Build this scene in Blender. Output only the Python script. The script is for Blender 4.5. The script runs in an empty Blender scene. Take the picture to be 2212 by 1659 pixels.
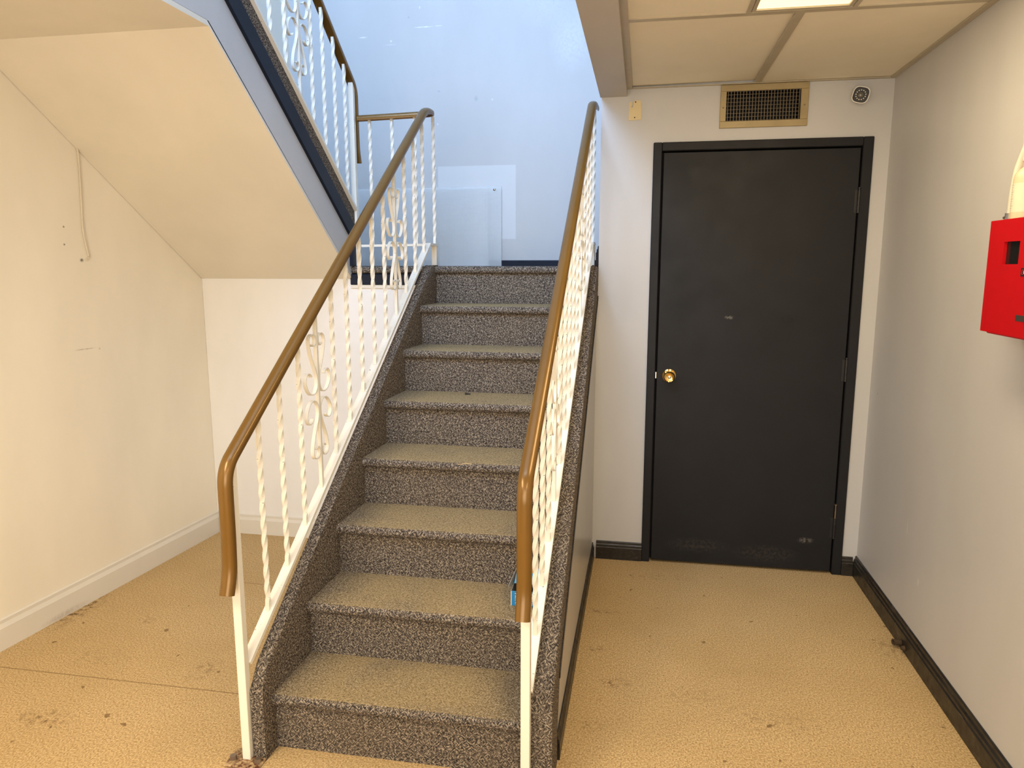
import bpy, bmesh, math, random
from mathutils import Vector, Matrix
random.seed(4)
S = bpy.context.scene
COL = S.collection
PI = math.pi

# ------------------------------------------------------------------ camera, light, exposure
F_PX, CX, CY, CAMH = 1560.0, 1106.0, 829.5, 1.455
pitch = math.atan2(CY - 575.0, F_PX)
yaw = math.atan2(284.0, math.hypot(F_PX, CY - 575.0))
cd = bpy.data.cameras.new('camera'); cam = bpy.data.objects.new('camera', cd); COL.objects.link(cam)
cd.sensor_width = 36.0; cd.lens = F_PX / 2212.0 * 36.0
cam.location = (0, 0, CAMH); cam.rotation_euler = (PI/2 - pitch, 0, yaw)
cd.clip_start = 0.02
S.camera = cam

world = bpy.data.worlds.new('world'); S.world = world; world.use_nodes = True
world.node_tree.nodes['Background'].inputs[0].default_value = (0.55, 0.7, 1.0, 1)
world.node_tree.nodes['Background'].inputs[1].default_value = 0.15

def area(name, loc, target, sx, sy, power, color, spread=PI):
    l = bpy.data.lights.new(name, 'AREA'); l.shape = 'RECTANGLE'; l.size = sx; l.size_y = sy
    l.energy = power; l.color = color; l.spread = spread
    o = bpy.data.objects.new(name, l); COL.objects.link(o); o.location = loc
    d = Vector(target) - Vector(loc)
    o.rotation_euler = d.to_track_quat('-Z', 'Y').to_euler()
    return o
WARM = (1.0, 0.84, 0.60); COOL = (0.42, 0.64, 1.0); NEUT = (1.0, 0.93, 0.80)
area('upper_daylight', (-1.1, 0.25, 4.1), (-1.0, 4.45, 2.9), 1.9, 1.5, 190, COOL)
area('room_fill_light', (-1.45, 0.2, 2.22), (-1.45, 0.2, 0), 0.3, 1.2, 44, WARM)  # unseen warm ceiling fill, added to light the left of the lower room
area('corridor_fill_light', (0.46, -0.4, 2.23), (0.46, -0.4, 0), 0.3, 1.2, 20, WARM)  # unseen fill overhead behind the viewer, added for the corridor side
area('entrance_daylight', (-0.4, -1.7, 1.25), (-0.4, 3.0, 1.1), 2.0, 1.9, 62, NEUT)
area('troffer_tube_light', (.464, 1.955, 2.244), (.464, 1.955, 0), .26, 1.1, 15, (1.0, .80, .50))
TROFFER = 1.5

vs = S.view_settings
S.display_settings.display_device = 'sRGB'
vs.view_transform = 'Standard'; vs.look = 'None'; vs.gamma = 1; vs.use_curve_mapping = False
vs.exposure = 0.0

# ------------------------------------------------------------------ materials
class NT:
    def __init__(self, name):
        self.m = bpy.data.materials.new(name); self.m.use_nodes = True
        self.t = self.m.node_tree; self.b = self.t.nodes['Principled BSDF']
    def n(self, typ, **kw):
        o = self.t.nodes.new(typ)
        for k, v in kw.items(): setattr(o, k, v)
        return o
    def link(self, a, b): self.t.links.new(a, b)
    def put(self, sock, v):
        if isinstance(v, bpy.types.NodeSocket): self.link(v, sock)
        else:
            if isinstance(v, (tuple, list)) and len(v) == 3 and sock.type == 'RGBA': v = (*v, 1)
            sock.default_value = v
    def coord(self, kind='Object'): return self.n('ShaderNodeTexCoord').outputs[kind]
    def mapping(self, v, scale=(1,1,1), rot=(0,0,0), loc=(0,0,0)):
        m = self.n('ShaderNodeMapping'); self.link(v, m.inputs['Vector'])
        m.inputs['Scale'].default_value = scale; m.inputs['Rotation'].default_value = rot; m.inputs['Location'].default_value = loc
        return m.outputs[0]
    def noise(self, v, scale=1.0, detail=3.0, rough=0.55):
        m = self.n('ShaderNodeTexNoise'); self.link(v, m.inputs['Vector'])
        m.inputs['Scale'].default_value = scale; m.inputs['Detail'].default_value = detail; m.inputs['Roughness'].default_value = rough
        return m.outputs[0]
    def ramp(self, f, a, b, lo=0.0, hi=1.0):
        m = self.n('ShaderNodeMapRange'); m.clamp = True
        self.put(m.inputs[0], f); m.inputs[1].default_value = a; m.inputs[2].default_value = b
        m.inputs[3].default_value = lo; m.inputs[4].default_value = hi
        return m.outputs[0]
    def math(self, op, a, b=0.0):
        m = self.n('ShaderNodeMath', operation=op); self.put(m.inputs[0], a); self.put(m.inputs[1], b)
        return m.outputs[0]
    def vmath(self, op, a, b=None):
        m = self.n('ShaderNodeVectorMath', operation=op); self.put(m.inputs[0], a)
        if b is not None: self.put(m.inputs[1], b)
        return m.outputs['Value'] if op in ('LENGTH', 'DISTANCE', 'DOT_PRODUCT') else m.outputs[0]
    def mix(self, f, a, b):
        m = self.n('ShaderNodeMix', data_type='RGBA'); self.put(m.inputs[0], f); self.put(m.inputs[6], a); self.put(m.inputs[7], b)
        return m.outputs[2]
    def bump(self, h, strength=0.3, dist=0.002):
        m = self.n('ShaderNodeBump'); self.link(h, m.inputs['Height'])
        m.inputs['Strength'].default_value = strength; m.inputs['Distance'].default_value = dist
        self.link(m.outputs[0], self.b.inputs['Normal'])
    def box_mask(self, v, c, h, soft=0.15):
        d = self.vmath('DIVIDE', self.vmath('ABSOLUTE', self.vmath('SUBTRACT', v, c)), h)
        s = self.n('ShaderNodeSeparateXYZ'); self.link(d, s.inputs[0])
        mx = self.math('MAXIMUM', self.math('MAXIMUM', s.outputs[0], s.outputs[1]), s.outputs[2])
        return self.ramp(mx, 1.0 - soft, 1.0, 1.0, 0.0)
    def ball_mask(self, v, c, h):
        d = self.vmath('LENGTH', self.vmath('DIVIDE', self.vmath('SUBTRACT', v, c), h))
        return self.ramp(d, 0.25, 1.0, 1.0, 0.0)
    def done(self, color, rough=0.6, metal=0.0, spec=0.5):
        self.put(self.b.inputs['Base Color'], color); self.put(self.b.inputs['Roughness'], rough)
        self.b.inputs['Metallic'].default_value = metal; self.b.inputs['Specular IOR Level'].default_value = spec
        return self.m

def simple(name, color, rough=0.5, metal=0.0, var=0.06, scale=18.0, spec=0.5, bump=0.0):
    t = NT(name); v = t.coord()
    f = t.noise(v, scale, 4)
    c2 = tuple(max(0, x * (1 - 2.2 * var)) for x in color); c1 = tuple(min(1, x * (1 + var)) for x in color)
    if bump: t.bump(t.noise(v, 260, 2), bump, 0.001)
    return t.done(t.mix(f, c2, c1), rough, metal, spec)

def wall_paint(name, color, rough=0.45, marks=(), bump=0.06):
    """painted plaster: faint roller texture, mottling and given marks (centre, half size, colour, strength)"""
    t = NT(name); v = t.coord()
    f = t.noise(t.mapping(v, (1, 1, 0.45)), 3.0, 5)
    c = t.mix(t.ramp(f, 0.3, 0.75), tuple(x * 0.94 for x in color), tuple(min(1, x * 1.03) for x in color))
    br = t.noise(v, 90, 2)
    for cen, half, colr, st, *rest in marks:
        if rest and rest[0] == 'box': mk = t.box_mask(v, cen, half, rest[1] if len(rest) > 1 else 0.15)
        else: mk = t.ball_mask(v, cen, half)
        if not (rest and rest[0] == 'box' and len(rest) > 2): mk = t.math('MULTIPLY', mk, t.ramp(br, 0.35, 0.55, 0.35, 1.0))
        c = t.mix(t.math('MULTIPLY', mk, st), c, colr)
    t.bump(t.noise(v, 220, 3), bump, 0.002)
    return t.done(c, rough, 0, 0.4)

LAV = (0.56, 0.555, 0.56)
WHT = (1, 1, 1); DRK = (0.05, 0.035, 0.02)
M = {}
M['grey_wall'] = wall_paint('grey_wall_paint', LAV, 0.42)
M['right_wall'] = wall_paint('right_wall_paint', LAV, 0.40, [
    ((1.035, 2.75, 0.30), (0.05, 0.012, 0.02), (.75, .75, .75), .5), ((1.035, 2.02, 1.24), (0.05, .022, .004), WHT, .6),
    ((1.035, 3.38, 0.9), (0.05, .006, .006), DRK, .6), ((1.035, 2.9, 0.45), (0.05, 0.006, 0.05), (.75, .75, .76), .4)])
BY = 4.45
M['blue_wall'] = wall_paint('stairwell_wall_paint', LAV, 0.45, [
    ((-1.02, BY, 1.84), (.246, .05, .222), (.68, .69, .71), .75, 'box', 0.02, 1),
    ((-1.335, BY, 2.87), (.07, .05, .004), WHT, .85), ((-1.245, BY, 2.872), (.03, .05, .003), WHT, .6),
    ((-1.72, BY, 2.83), (.035, .05, .006), WHT, .55), ((-1.55, BY, 2.78), (.05, .05, .004), WHT, .3),
    ((-1.545, BY, 2.80), (.008, .05, .008), WHT, .8), ((-1.36, BY, 2.98), (.005, .05, .010), WHT, .8),
    ((-1.02, BY, 2.45), (.016, .05, .02), (.33, .38, .40), .7), ((-.92, BY, 2.44), (.008, .05, .008), (.8, .8, .8), .7),
    ((-1.25, BY, 2.5), (.015, .05, .006), (.3, .34, .4), .5), ((-1.43, BY, 2.93), (.008, .05, .006), (.25, .28, .33), .7),
    ((-1.26, BY, 2.31), (.006, .05, .006), WHT, .9), ((-1.28, BY, 2.05), (.007, .05, .01), WHT, .9),
    ((-.45, BY, 2.75), (.14, .05, .2), (.70, .72, .75), .45), ((-.6, BY, 3.0), (.2, .05, .2), (.66, .68, .72), .3)])
CREAM = (0.90, 0.84, 0.72)
M['cream_wall'] = wall_paint('cream_wall_paint', CREAM, 0.5, [
    ((-2.35, 2.66, 1.615), (.06, .006, .006), DRK, .8), ((-2.35, 2.655, 1.543), (.06, .006, .006), DRK, .8),
    ((-2.345, 2.735, 1.48), (.06, .012, .010), DRK, .9), ((-2.35, 2.71, 1.104), (.06, .07, .004), (.35, .28, .2), .6),
    ((-2.345, 2.785, 1.098), (.06, .006, .006), DRK, .7)])
M['cream_soffit'] = wall_paint('cream_soffit_paint', (0.80, 0.75, 0.65), 0.38)
M['white_wall'] = wall_paint('white_wall_paint', (0.87, 0.86, 0.85), 0.5)
M['beam'] = wall_paint('beam_paint', (0.50, 0.46, 0.41), 0.5)
M['panel_grey'] = wall_paint('stair_panel_paint', (0.47, 0.46, 0.45), 0.28)
M['white_base'] = wall_paint('white_baseboard_paint', (0.76, 0.72, 0.65), 0.42, [((-2.33, 2.46, 0.012), (.1, .14, .02), (.16, .09, .04), .3)])
def black_trim():
    t = NT('black_trim_paint'); v = t.coord()
    wear = t.ramp(t.noise(t.mapping(v, (14, 3, 30)), 3.0, 6, .7), .62, .74)
    c = t.mix(t.ramp(t.noise(t.mapping(v, (30, 4, 60)), 2.0, 5, .7), .4, .7), (.010, .010, .011), (.035, .027, .018)); c = t.mix(wear, c, (.17, .14, .11))
    return t.done(c, t.ramp(t.noise(v, 30), .3, .7, .25, .5), 0, .5)
M['black_trim'] = black_trim()
M['navy'] = simple('navy_trim_paint', (.006, .011, .026), .5, var=.2, spec=.25)
def door_paint():
    t = NT('dark_door_paint'); v = t.coord()
    c = t.mix(t.noise(v, 5, 5), (.0105, .0105, .0125), (.0165, .0165, .019))
    n = t.ramp(t.noise(v, 70, 4), .42, .6)
    for cen, h, col, s in [((.40, 3.46, 1.22), (.03, .05, .012), (.5, .48, .42), .6), ((.66, 3.46, 1.215), (.05, .05, .03), (.004, .003, .003), .9),
                           ((.80, 3.46, .16), (.05, .05, .02), (.4, .36, .33), .5), ((.3, 3.46, .1), (.2, .05, .05), (.10, .085, .07), .4), ((.62, 3.46, .08), (.2, .05, .06), (.10, .085, .07), .4)]:
        c = t.mix(t.math('MULTIPLY', t.math('MULTIPLY', t.ball_mask(v, cen, h), n), s), c, col)
    t.bump(t.noise(v, 160, 3), .08, .002)
    return t.done(c, t.ramp(t.noise(v, 8, 4), .3, .7, .44, .56), 0, .22)
M['door'] = door_paint()
def enamel():
    t = NT('cream_white_enamel'); v = t.coord()
    chip = t.ramp(t.noise(v, 130, 2, .5), .73, .75)
    c = t.mix(t.noise(v, 6, 3), (.80, .77, .69), (.86, .84, .78))
    c = t.mix(chip, c, (.10, .09, .08))
    return t.done(c, .32, 0, .5)
M['enamel'] = enamel()
def bronze():
    t = NT('bronze_rail_vinyl'); v = t.coord()
    f = t.ramp(t.noise(t.mapping(v, (3, 1, 1)), 5, 5), .35, .7)
    c = t.mix(f, (.170, .086, .015), (.190, .097, .018))
    c = t.mix(t.ramp(t.noise(v, 40, 3), .76, .80, 0, .5), c, (.12, .06, .018))
    return t.done(c, .26, .25, .5)
M['bronze'] = bronze()
def rust():
    t = NT('rusted_steel'); v = t.coord()
    c = t.mix(t.ramp(t.noise(v, 90, 5), .38, .62), (.10, .028, .008), (.5, .36, .2))
    t.bump(t.noise(v, 150, 4), .6, .004)
    return t.done(c, .75, .2)
M['rust'] = rust()
M['bolt'] = simple('dull_bolt_steel', (.33, .27, .23), .4, .8, .2, 60)
def floor_carpet():
    t = NT('beige_floor_carpet'); v = t.coord()
    f = t.noise(t.mapping(v, (1, .8, 1)), 190, 2.5, .6)
    c = t.mix(t.ramp(f, .30, .68), (.31, .195, .075), (.74, .54, .29))
    big = t.noise(v, 2.2, 5)
    c = t.mix(t.ramp(big, .4, .75, 0, .35), c, (.36, .235, .09))
    brk = t.ramp(t.noise(v, 38, 4, .65), .48, .64)
    acc = None
    for x, y, hx, hy, s in [(-2.33, 2.52, .06, .22, 1.0), (-1.88, 1.845, .13, .06, .7), (-2.0, 2.5, .05, .06, .5), (-1.54, 2.2, .06, .09, .55), (-.06, 2.38, .07, .04, .75),
                            (-.15, 2.91, .12, .03, .7), (-1.2, 2.16, .05, .05, .5), (-.14, 2.6, .05, .03, .55), (-.12, 2.12, .05, .03, .45), (.45, 2.25, .22, .1, .3),
                            (.1, 3.3, .2, .05, .3), (-2.0, 2.2, .18, .08, .22), (-1.35, 2.75, .12, .1, .4), (.2, 2.35, .14, .08, .25), (1.0, 2.8, .1, .1, .5)]:
        m = t.math('MULTIPLY', t.math('MULTIPLY', t.ball_mask(v, (x, y, 0), (hx, hy, 1)), brk), s)
        acc = m if acc is None else t.math('MAXIMUM', acc, m)
    c = t.mix(acc, c, (.11, .058, .022))
    specks = t.ramp(t.noise(v, 24, 2, .4), .735, .76)
    c = t.mix(t.math('MULTIPLY', specks, .65), c, (.12, .06, .02))
    for cen, half in [((-1.75, 2.083, 0), (.75, .0035, 1)), ((-1.6, 2.90, 0), (.32, .003, 1))]:
        c = t.mix(t.math('MULTIPLY', t.box_mask(v, cen, half, .3), .55), c, (.16, .09, .03))
    t.bump(f, .55, .006)
    return t.done(c, .95, 0, .15)
M['floor'] = floor_carpet()
def stair_carpet(name, worn=0.0):
    """flecked loop carpet in a broken herringbone; 'worn' adds flattened tan pile with soil in the walked middle"""
    t = NT(name); v = t.coord('UV')
    ck = t.n('ShaderNodeTexChecker'); t.link(t.mapping(v, (1, 1, 1), (0, 0, .0)), ck.inputs['Vector']); ck.inputs['Scale'].default_value = 62
    ck.inputs[1].default_value = (0, 0, 0, 1); ck.inputs[2].default_value = (1, 1, 1, 1)
    a = t.noise(t.mapping(t.mapping(v, (1, 1, 1), (0, 0, PI/4)), (104, 280, 1)), 1.0, 1.5, .5)
    b = t.noise(t.mapping(t.mapping(v, (1, 1, 1), (0, 0, -PI/4)), (104, 280, 1), (0, 0, 0), (7, 3, 0)), 1.0, 1.5, .5)
    mx = t.n('ShaderNodeMix', data_type='FLOAT'); t.link(ck.outputs[1], mx.inputs[0]); t.link(a, mx.inputs[2]); t.link(b, mx.inputs[3])
    h = mx.outputs[0]
    fine = t.noise(v, 420, 1.5)
    h2 = t.math('ADD', t.math('MULTIPLY', h, .78), t.math('MULTIPLY', fine, .22))
    c = t.mix(t.ramp(h2, .40, .52), (.026, .022, .020), (.125, .103, .088))
    c = t.mix(t.ramp(h2, .52, .62), c, (.37, .315, .25))
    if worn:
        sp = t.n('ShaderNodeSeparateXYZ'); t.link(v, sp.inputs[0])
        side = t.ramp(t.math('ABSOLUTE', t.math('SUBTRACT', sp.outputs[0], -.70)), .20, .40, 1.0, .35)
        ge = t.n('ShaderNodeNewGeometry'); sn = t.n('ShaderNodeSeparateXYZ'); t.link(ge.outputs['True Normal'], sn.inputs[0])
        big = t.math('MULTIPLY', t.math('MULTIPLY', t.ramp(t.noise(v, 4.5, 4), .25, .5, .6, 1), side), t.ramp(sn.outputs[2], .80, .99))  # tan follows upward faces: tread wear with light from above painted in
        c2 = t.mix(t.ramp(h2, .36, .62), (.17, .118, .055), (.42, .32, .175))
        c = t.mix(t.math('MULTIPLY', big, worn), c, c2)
    else:
        c = t.mix(t.ramp(t.noise(v, 3, 4), .45, .8, 0, .25), c, (.14, .10, .055))
    t.bump(h2, .5, .005)
    return t.done(c, .95, 0, .1)
M['carpet'] = stair_carpet('flecked_stair_carpet')
M['carpet_worn_lit'] = stair_carpet('worn_lit_stair_carpet', .95)
M['tile'] = simple('ceiling_tile_board', (.86, .79, .64), .8, var=.04, scale=4, bump=.3)
M['grid'] = simple('ceiling_grid_metal', (.50, .44, .33), .45, var=.08)
M['plenum'] = simple('plenum_dark', (.03, .025, .02), .9)
M['vent'] = simple('tan_vent_metal', (.40, .31, .16), .45, .2, .12, 12)
M['vent_fin'] = simple('vent_fin_metal', (.24, .19, .12), .45, .3, .1)
M['duct'] = simple('dark_duct', (.008, .007, .009), .8)
M['brass'] = simple('polished_brass', (.83, .55, .17), .13, 1.0, .05)
M['hinge'] = simple('painted_hinge', (.014, .013, .014), .5, .0, .3)
M['pin'] = simple('bare_hinge_pin', (.30, .22, .15), .35, .8, .2)
M['cam_white'] = simple('white_plastic', (.72, .69, .63), .4)
M['cam_black'] = simple('glossy_black_plastic', (.012, .009, .008), .5)
M['cam_lens'] = simple('grey_lens_glass', (.12, .11, .09), .1)
M['cam_led'] = simple('clear_led_dome', (.85, .80, .66), .15)
M['plate'] = simple('ivory_plate', (.74, .60, .34), .45)
M['red'] = simple('red_cabinet_enamel', (.47, .002, .005), .45, var=.05, spec=.2)
M['glass_dark'] = simple('dark_cabinet_glass', (.010, .009, .009), .12)
M['sticker_black'] = simple('black_sticker', (.012, .012, .012), .35)
M['sticker_grey'] = simple('dark_grey_sticker', (.045, .035, .03), .4)
M['print_white'] = simple('white_print', (.8, .8, .8), .5)
M['print_red'] = simple('red_print', (.6, .03, .03), .5)
M['print_black'] = simple('black_print', (.06, .055, .05), .5)
M['conduit'] = simple('white_conduit_plastic', (.72, .66, .56), .4)
M['zinc'] = simple('zinc_fitting', (.55, .53, .48), .3, .9, .15, 40)
M['bottle'] = simple('cream_bottle_plastic', (.68, .54, .36), .35)
M['bottle_label'] = simple('pale_paper_label', (.68, .64, .50), .5)
M['cable'] = simple('painted_cable', (.70, .63, .51), .45)
M['card_blue'] = simple('blue_printed_card', (.02, .22, .52), .35, var=.08)
M['card_blue_pale'] = simple('pale_blue_card', (.06, .33, .62), .32, var=.08)
M['card_dark'] = simple('dark_blue_inner_card', (.006, .03, .07), .6)
M['card_grey'] = simple('grey_card', (.35, .36, .36), .6)
M['card_tan'] = simple('tan_paper', (.55, .31, .12), .6)
M['scrap'] = simple('black_scrap', (.012, .012, .014), .5)
M['straw'] = simple('dry_straw', (.55, .40, .18), .6)
M['dirt'] = simple('rust_brown', (.075, .045, .022), .9, var=.3, scale=80)
def acrylic():
    t = NT('dimpled_acrylic'); v = t.coord()
    vo = t.n('ShaderNodeTexVoronoi'); t.link(t.mapping(v, (1, 0.001, 1)), vo.inputs['Vector']); vo.inputs['Scale'].default_value = 105; vo.inputs['Randomness'].default_value = .05
    c = t.mix(t.ramp(vo.outputs[0], .15, .5), (.93, .95, .96), (.84, .87, .89))
    t.bump(vo.outputs[0], .5, .003)
    t.b.inputs['Alpha'].default_value = .42
    return t.done(c, .3, 0, .5)
M['acrylic'] = acrylic()
def lens_mat():
    t = NT('lit_lamp_lens'); v = t.coord()
    t.b.inputs['Emission Color'].default_value = (1.0, .80, .42, 1)
    t.b.inputs['Emission Strength'].default_value = TROFFER
    return t.done((.9, .85, .7), .4)
M['lens'] = lens_mat()

# ------------------------------------------------------------------ mesh helpers (all coordinates in metres, world space)
class MB:
    def __init__(self): self.bm = bmesh.new()
    def verts(self, pts): return [self.bm.verts.new(p) for p in pts]
    def face(self, vs):
        try: return self.bm.faces.new(vs)
        except ValueError: return None
    def box(self, a, b, bevel=0.0, seg=2, mat=None):
        x0, y0, z0 = a; x1, y1, z1 = b
        vv = self.verts([(x0,y0,z0),(x1,y0,z0),(x1,y1,z0),(x0,y1,z0),(x0,y0,z1),(x1,y0,z1),(x1,y1,z1),(x0,y1,z1)])
        fs = [self.face([vv[i] for i in q]) for q in ((3,2,1,0),(4,5,6,7),(0,1,5,4),(1,2,6,5),(2,3,7,6),(3,0,4,7))]
        if mat is not None: bmesh.ops.transform(self.bm, matrix=mat, verts=vv)
        if bevel:
            es = list({e for f in fs for e in f.edges})
            bmesh.ops.bevel(self.bm, geom=es, offset=bevel, segments=seg, profile=.5, affect='EDGES')
        return self
    def loops(self, rings, closed=True, caps=True):
        R = [self.verts(r) for r in rings]; n = len(R[0])
        for a, b in zip(R, R[1:]):
            for i in range(n if closed else n - 1): self.face([a[i], a[(i+1) % n], b[(i+1) % n], b[i]])
        if caps and closed: self.face(R[0][::-1]); self.face(R[-1])
        return self
    def prism(self, pts, axis, lo, hi):
        """polygon in the two other axes extruded along axis; lo/hi may be functions of the 2-D point"""
        f = lambda q, w: {'x': (w, q[0], q[1]), 'y': (q[0], w, q[1]), 'z': (q[0], q[1], w)}[axis]
        L = lo if callable(lo) else (lambda q: lo); H_ = hi if callable(hi) else (lambda q: hi)
        return self.loops([[f(q, L(q)) for q in pts], [f(q, H_(q)) for q in pts]])
    def cyl(self, p0, p1, r0, r1=None, n=20, caps=True):
        r1 = r0 if r1 is None else r1; p0, p1 = Vector(p0), Vector(p1); t = (p1 - p0).normalized()
        u = t.orthogonal().normalized(); w = t.cross(u)
        ring = lambda p, r: [p + (u * math.cos(2*PI*i/n) + w * math.sin(2*PI*i/n)) * r for i in range(n)]
        return self.loops([ring(p0, r0), ring(p1, r1)], caps=caps)
    def lathe(self, base, axis, prof, n=28):
        base = Vector(base); t = Vector(axis).normalized(); u = t.orthogonal().normalized(); w = t.cross(u)
        rings = [[base + t * h + (u * math.cos(2*PI*i/n) + w * math.sin(2*PI*i/n)) * max(r, 1e-4) for i in range(n)] for r, h in prof]
        return self.loops(rings)
    def tube(self, pts, r, n=10): return self.sweep(pts, [(r * math.cos(2*PI*i/n), r * math.sin(2*PI*i/n)) for i in range(n)])
    def sweep(self, pts, prof, side=None):
        """carry a closed 2-D profile (side, up) along a path; side stays level unless given"""
        P = [Vector(p) for p in pts]; n = len(P); T = []
        for i in range(n):
            a = P[max(0, i-1)]; b = P[min(n-1, i+1)]; T.append((b - a).normalized())
        Sd = []
        for t in T:
            if side is not None: Sd.append(Vector(side))
            else:
                s = t.cross(Vector((0, 0, 1))); Sd.append(s.normalized() if s.length > .12 else None)
        known = [i for i, s in enumerate(Sd) if s is not None]
        for i in range(n):
            if Sd[i] is None: Sd[i] = Sd[min(known, key=lambda k: abs(k - i))] if known else T[i].orthogonal().normalized()
        rings = []
        for p, t, s in zip(P, T, Sd):
            s = (s - t * s.dot(t)).normalized(); u = s.cross(t)
            rings.append([p + s * a + u * b for a, b in prof])
        return self.loops(rings)
    def build(self, name, mat, parent=None, origin=(0, 0, 0), smooth=False, angle=35):
        bm = self.bm
        bmesh.ops.recalc_face_normals(bm, faces=bm.faces[:])
        uvl = bm.loops.layers.uv.new('UVMap')
        for f in bm.faces:
            nx, ny, nz = (abs(c) for c in f.normal)
            for l in f.loops:
                x, y, z = l.vert.co
                l[uvl].uv = (x, y) if nz >= nx and nz >= ny else ((x, z) if ny >= nx else (y, z))
        me = bpy.data.meshes.new(name)
        o = Vector(origin)
        bmesh.ops.translate(bm, verts=bm.verts[:], vec=-o)
        bm.to_mesh(me); bm.free()
        if smooth:
            for p in me.polygons: p.use_smooth = True
            me.set_sharp_from_angle(angle=math.radians(angle))
        me.materials.append(M[mat] if isinstance(mat, str) else mat)
        return link(name, me, parent, o)
def wloc(o):
    v = Vector((0, 0, 0))
    while o is not None: v = v + o.location; o = o.parent
    return v
def link(name, me, parent=None, at=(0, 0, 0)):
    ob = bpy.data.objects.new(name, me); COL.objects.link(ob)
    if parent is not None: ob.parent = parent
    ob.location = Vector(at) - (wloc(parent) if parent is not None else Vector((0, 0, 0)))
    return ob
def thing(name, loc, label, cat, group=None):
    e = bpy.data.objects.new(name, None); COL.objects.link(e); e.location = loc; e.empty_display_size = .05
    return tag(e, label, cat, group)
def tag(o, label, cat, group=None):
    o['label'] = label; o['category'] = cat
    if group: o['group'] = group
    return o
def struct(o, label=None, cat=None):
    o['kind'] = 'structure'
    if label: o['label'] = label
    if cat: o['category'] = cat
    return o
def fillet(pts, r, n=8):
    P = [Vector(p) for p in pts]; out = [P[0]]
    for a, b, c in zip(P, P[1:], P[2:]):
        d0 = (a - b); d1 = (c - b); rr = min(r, d0.length * .48, d1.length * .48)
        p0 = b + d0.normalized() * rr; p1 = b + d1.normalized() * rr
        for k in range(n + 1):
            s = k / n; out.append(p0 * (1-s)**2 + b * 2*s*(1-s) + p1 * s*s)
    out.append(P[-1]); return out
def spline(pts, n=8):
    P = [pts[0]] + list(pts) + [pts[-1]]; out = []
    for i in range(1, len(P) - 2):
        p0, p1, p2, p3 = (Vector(q) for q in P[i-1:i+3])
        for k in range(n):
            t = k / n
            out.append(.5 * ((2*p1) + (p2-p0)*t + (2*p0-5*p1+4*p2-p3)*t*t + (3*p1-p0-3*p2+p3)*t**3))
    out.append(Vector(P[-2])); return out
def text_mesh(body, size, name, mat, parent, loc, rot, depth=.0004):
    cu = bpy.data.curves.new(name, 'FONT'); cu.body = body; cu.size = size; cu.extrude = depth; cu.align_x = 'LEFT'
    tmp = bpy.data.objects.new(name + '_tmp', cu); COL.objects.link(tmp)
    bpy.context.view_layer.update()
    me = bpy.data.meshes.new_from_object(tmp.evaluated_get(bpy.context.evaluated_depsgraph_get()))
    bpy.data.objects.remove(tmp)
    me.materials.clear(); me.materials.append(M[mat])
    o = link(name, me, parent, loc); o.rotation_euler = rot
    return o

# ------------------------------------------------------------------ the setting
YW, XR, CZ = 3.49, 1.035, 2.25            # door wall, right wall, suspended ceiling
def xleft(y): return -2.287 + (y - 3.469) * (.101 / 1.287)      # the left wall is a little out of square
struct(MB().box((-2.9, -2.1, -.06), (1.2, 3.6, 0)).build('floor', 'floor'))
struct(MB().prism([(xleft(4.6), 4.6), (xleft(-2.0), -2.0), (xleft(-2.0) - .1, -2.0), (xleft(4.6) - .1, 4.6)], 'z', 0, 5.05).build('wall_left', 'cream_wall'))
struct(MB().box((XR, -2.0, 0), (XR + .1, 3.6, 2.45)).build('wall_right', 'right_wall'))
w = MB()                                                        # door wall, left open for the door
w.box((-.21, YW, 0), (.045, YW + .1, 2.4)); w.box((-.30, YW, 0), (-.21, YW + .05, 1.34)); w.box((.965, YW, 0), (XR, YW + .1, 2.4)); w.box((.045, YW, 2.0), (.965, YW + .1, 2.092)); w.box((.045, YW, 2.219), (.965, YW + .1, 2.4)); w.box((.045, YW, 2.092), (.342, YW + .1, 2.219)); w.box((.656, YW, 2.092), (.965, YW + .1, 2.219))
struct(w.build('wall_back', 'grey_wall'))
struct(MB().box((xleft(YW) + .001, YW, 0), (-1.456, YW + .054, 1.395)).box((-1.456, YW, 0), (-1.114, YW + .054, 1.346)).build('wall_landing', 'white_wall'))
struct(MB().box((-2.4, BY, 1.2), (-.1, BY + .1, 5.05)).build('wall_stairwell', 'blue_wall'))
struct(MB().box((-.21, YW + .1, 1.2), (-.11, BY, 5.05)).build('wall_return', 'grey_wall'))
struct(MB().box((-.216, -2.0, 2.216), (-.095, YW, 5.05)).build('wall_beam', 'beam'))
struct(MB().box((-2.9, -2.1, 0), (1.2, -2.0, 5.05)).build('wall_front', 'grey_wall'))
struct(MB().box((-2.9, -2.1, 5.05), (1.2, 4.6, 5.15)).build('ceiling_upper', 'white_wall'))
struct(MB().box((-1.45, -2.0, 2.245), (-.216, 1.0, 2.88)).build('ceiling_entry', 'cream_soffit'))
struct(MB().prism([(-2.0, 2.245), (2.35, 2.245), (2.35, 2.262), (-2.0, 2.262)], 'x', lambda q: xleft(q[0]) + .002, -1.45).build('ceiling_left', 'cream_soffit'))

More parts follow.
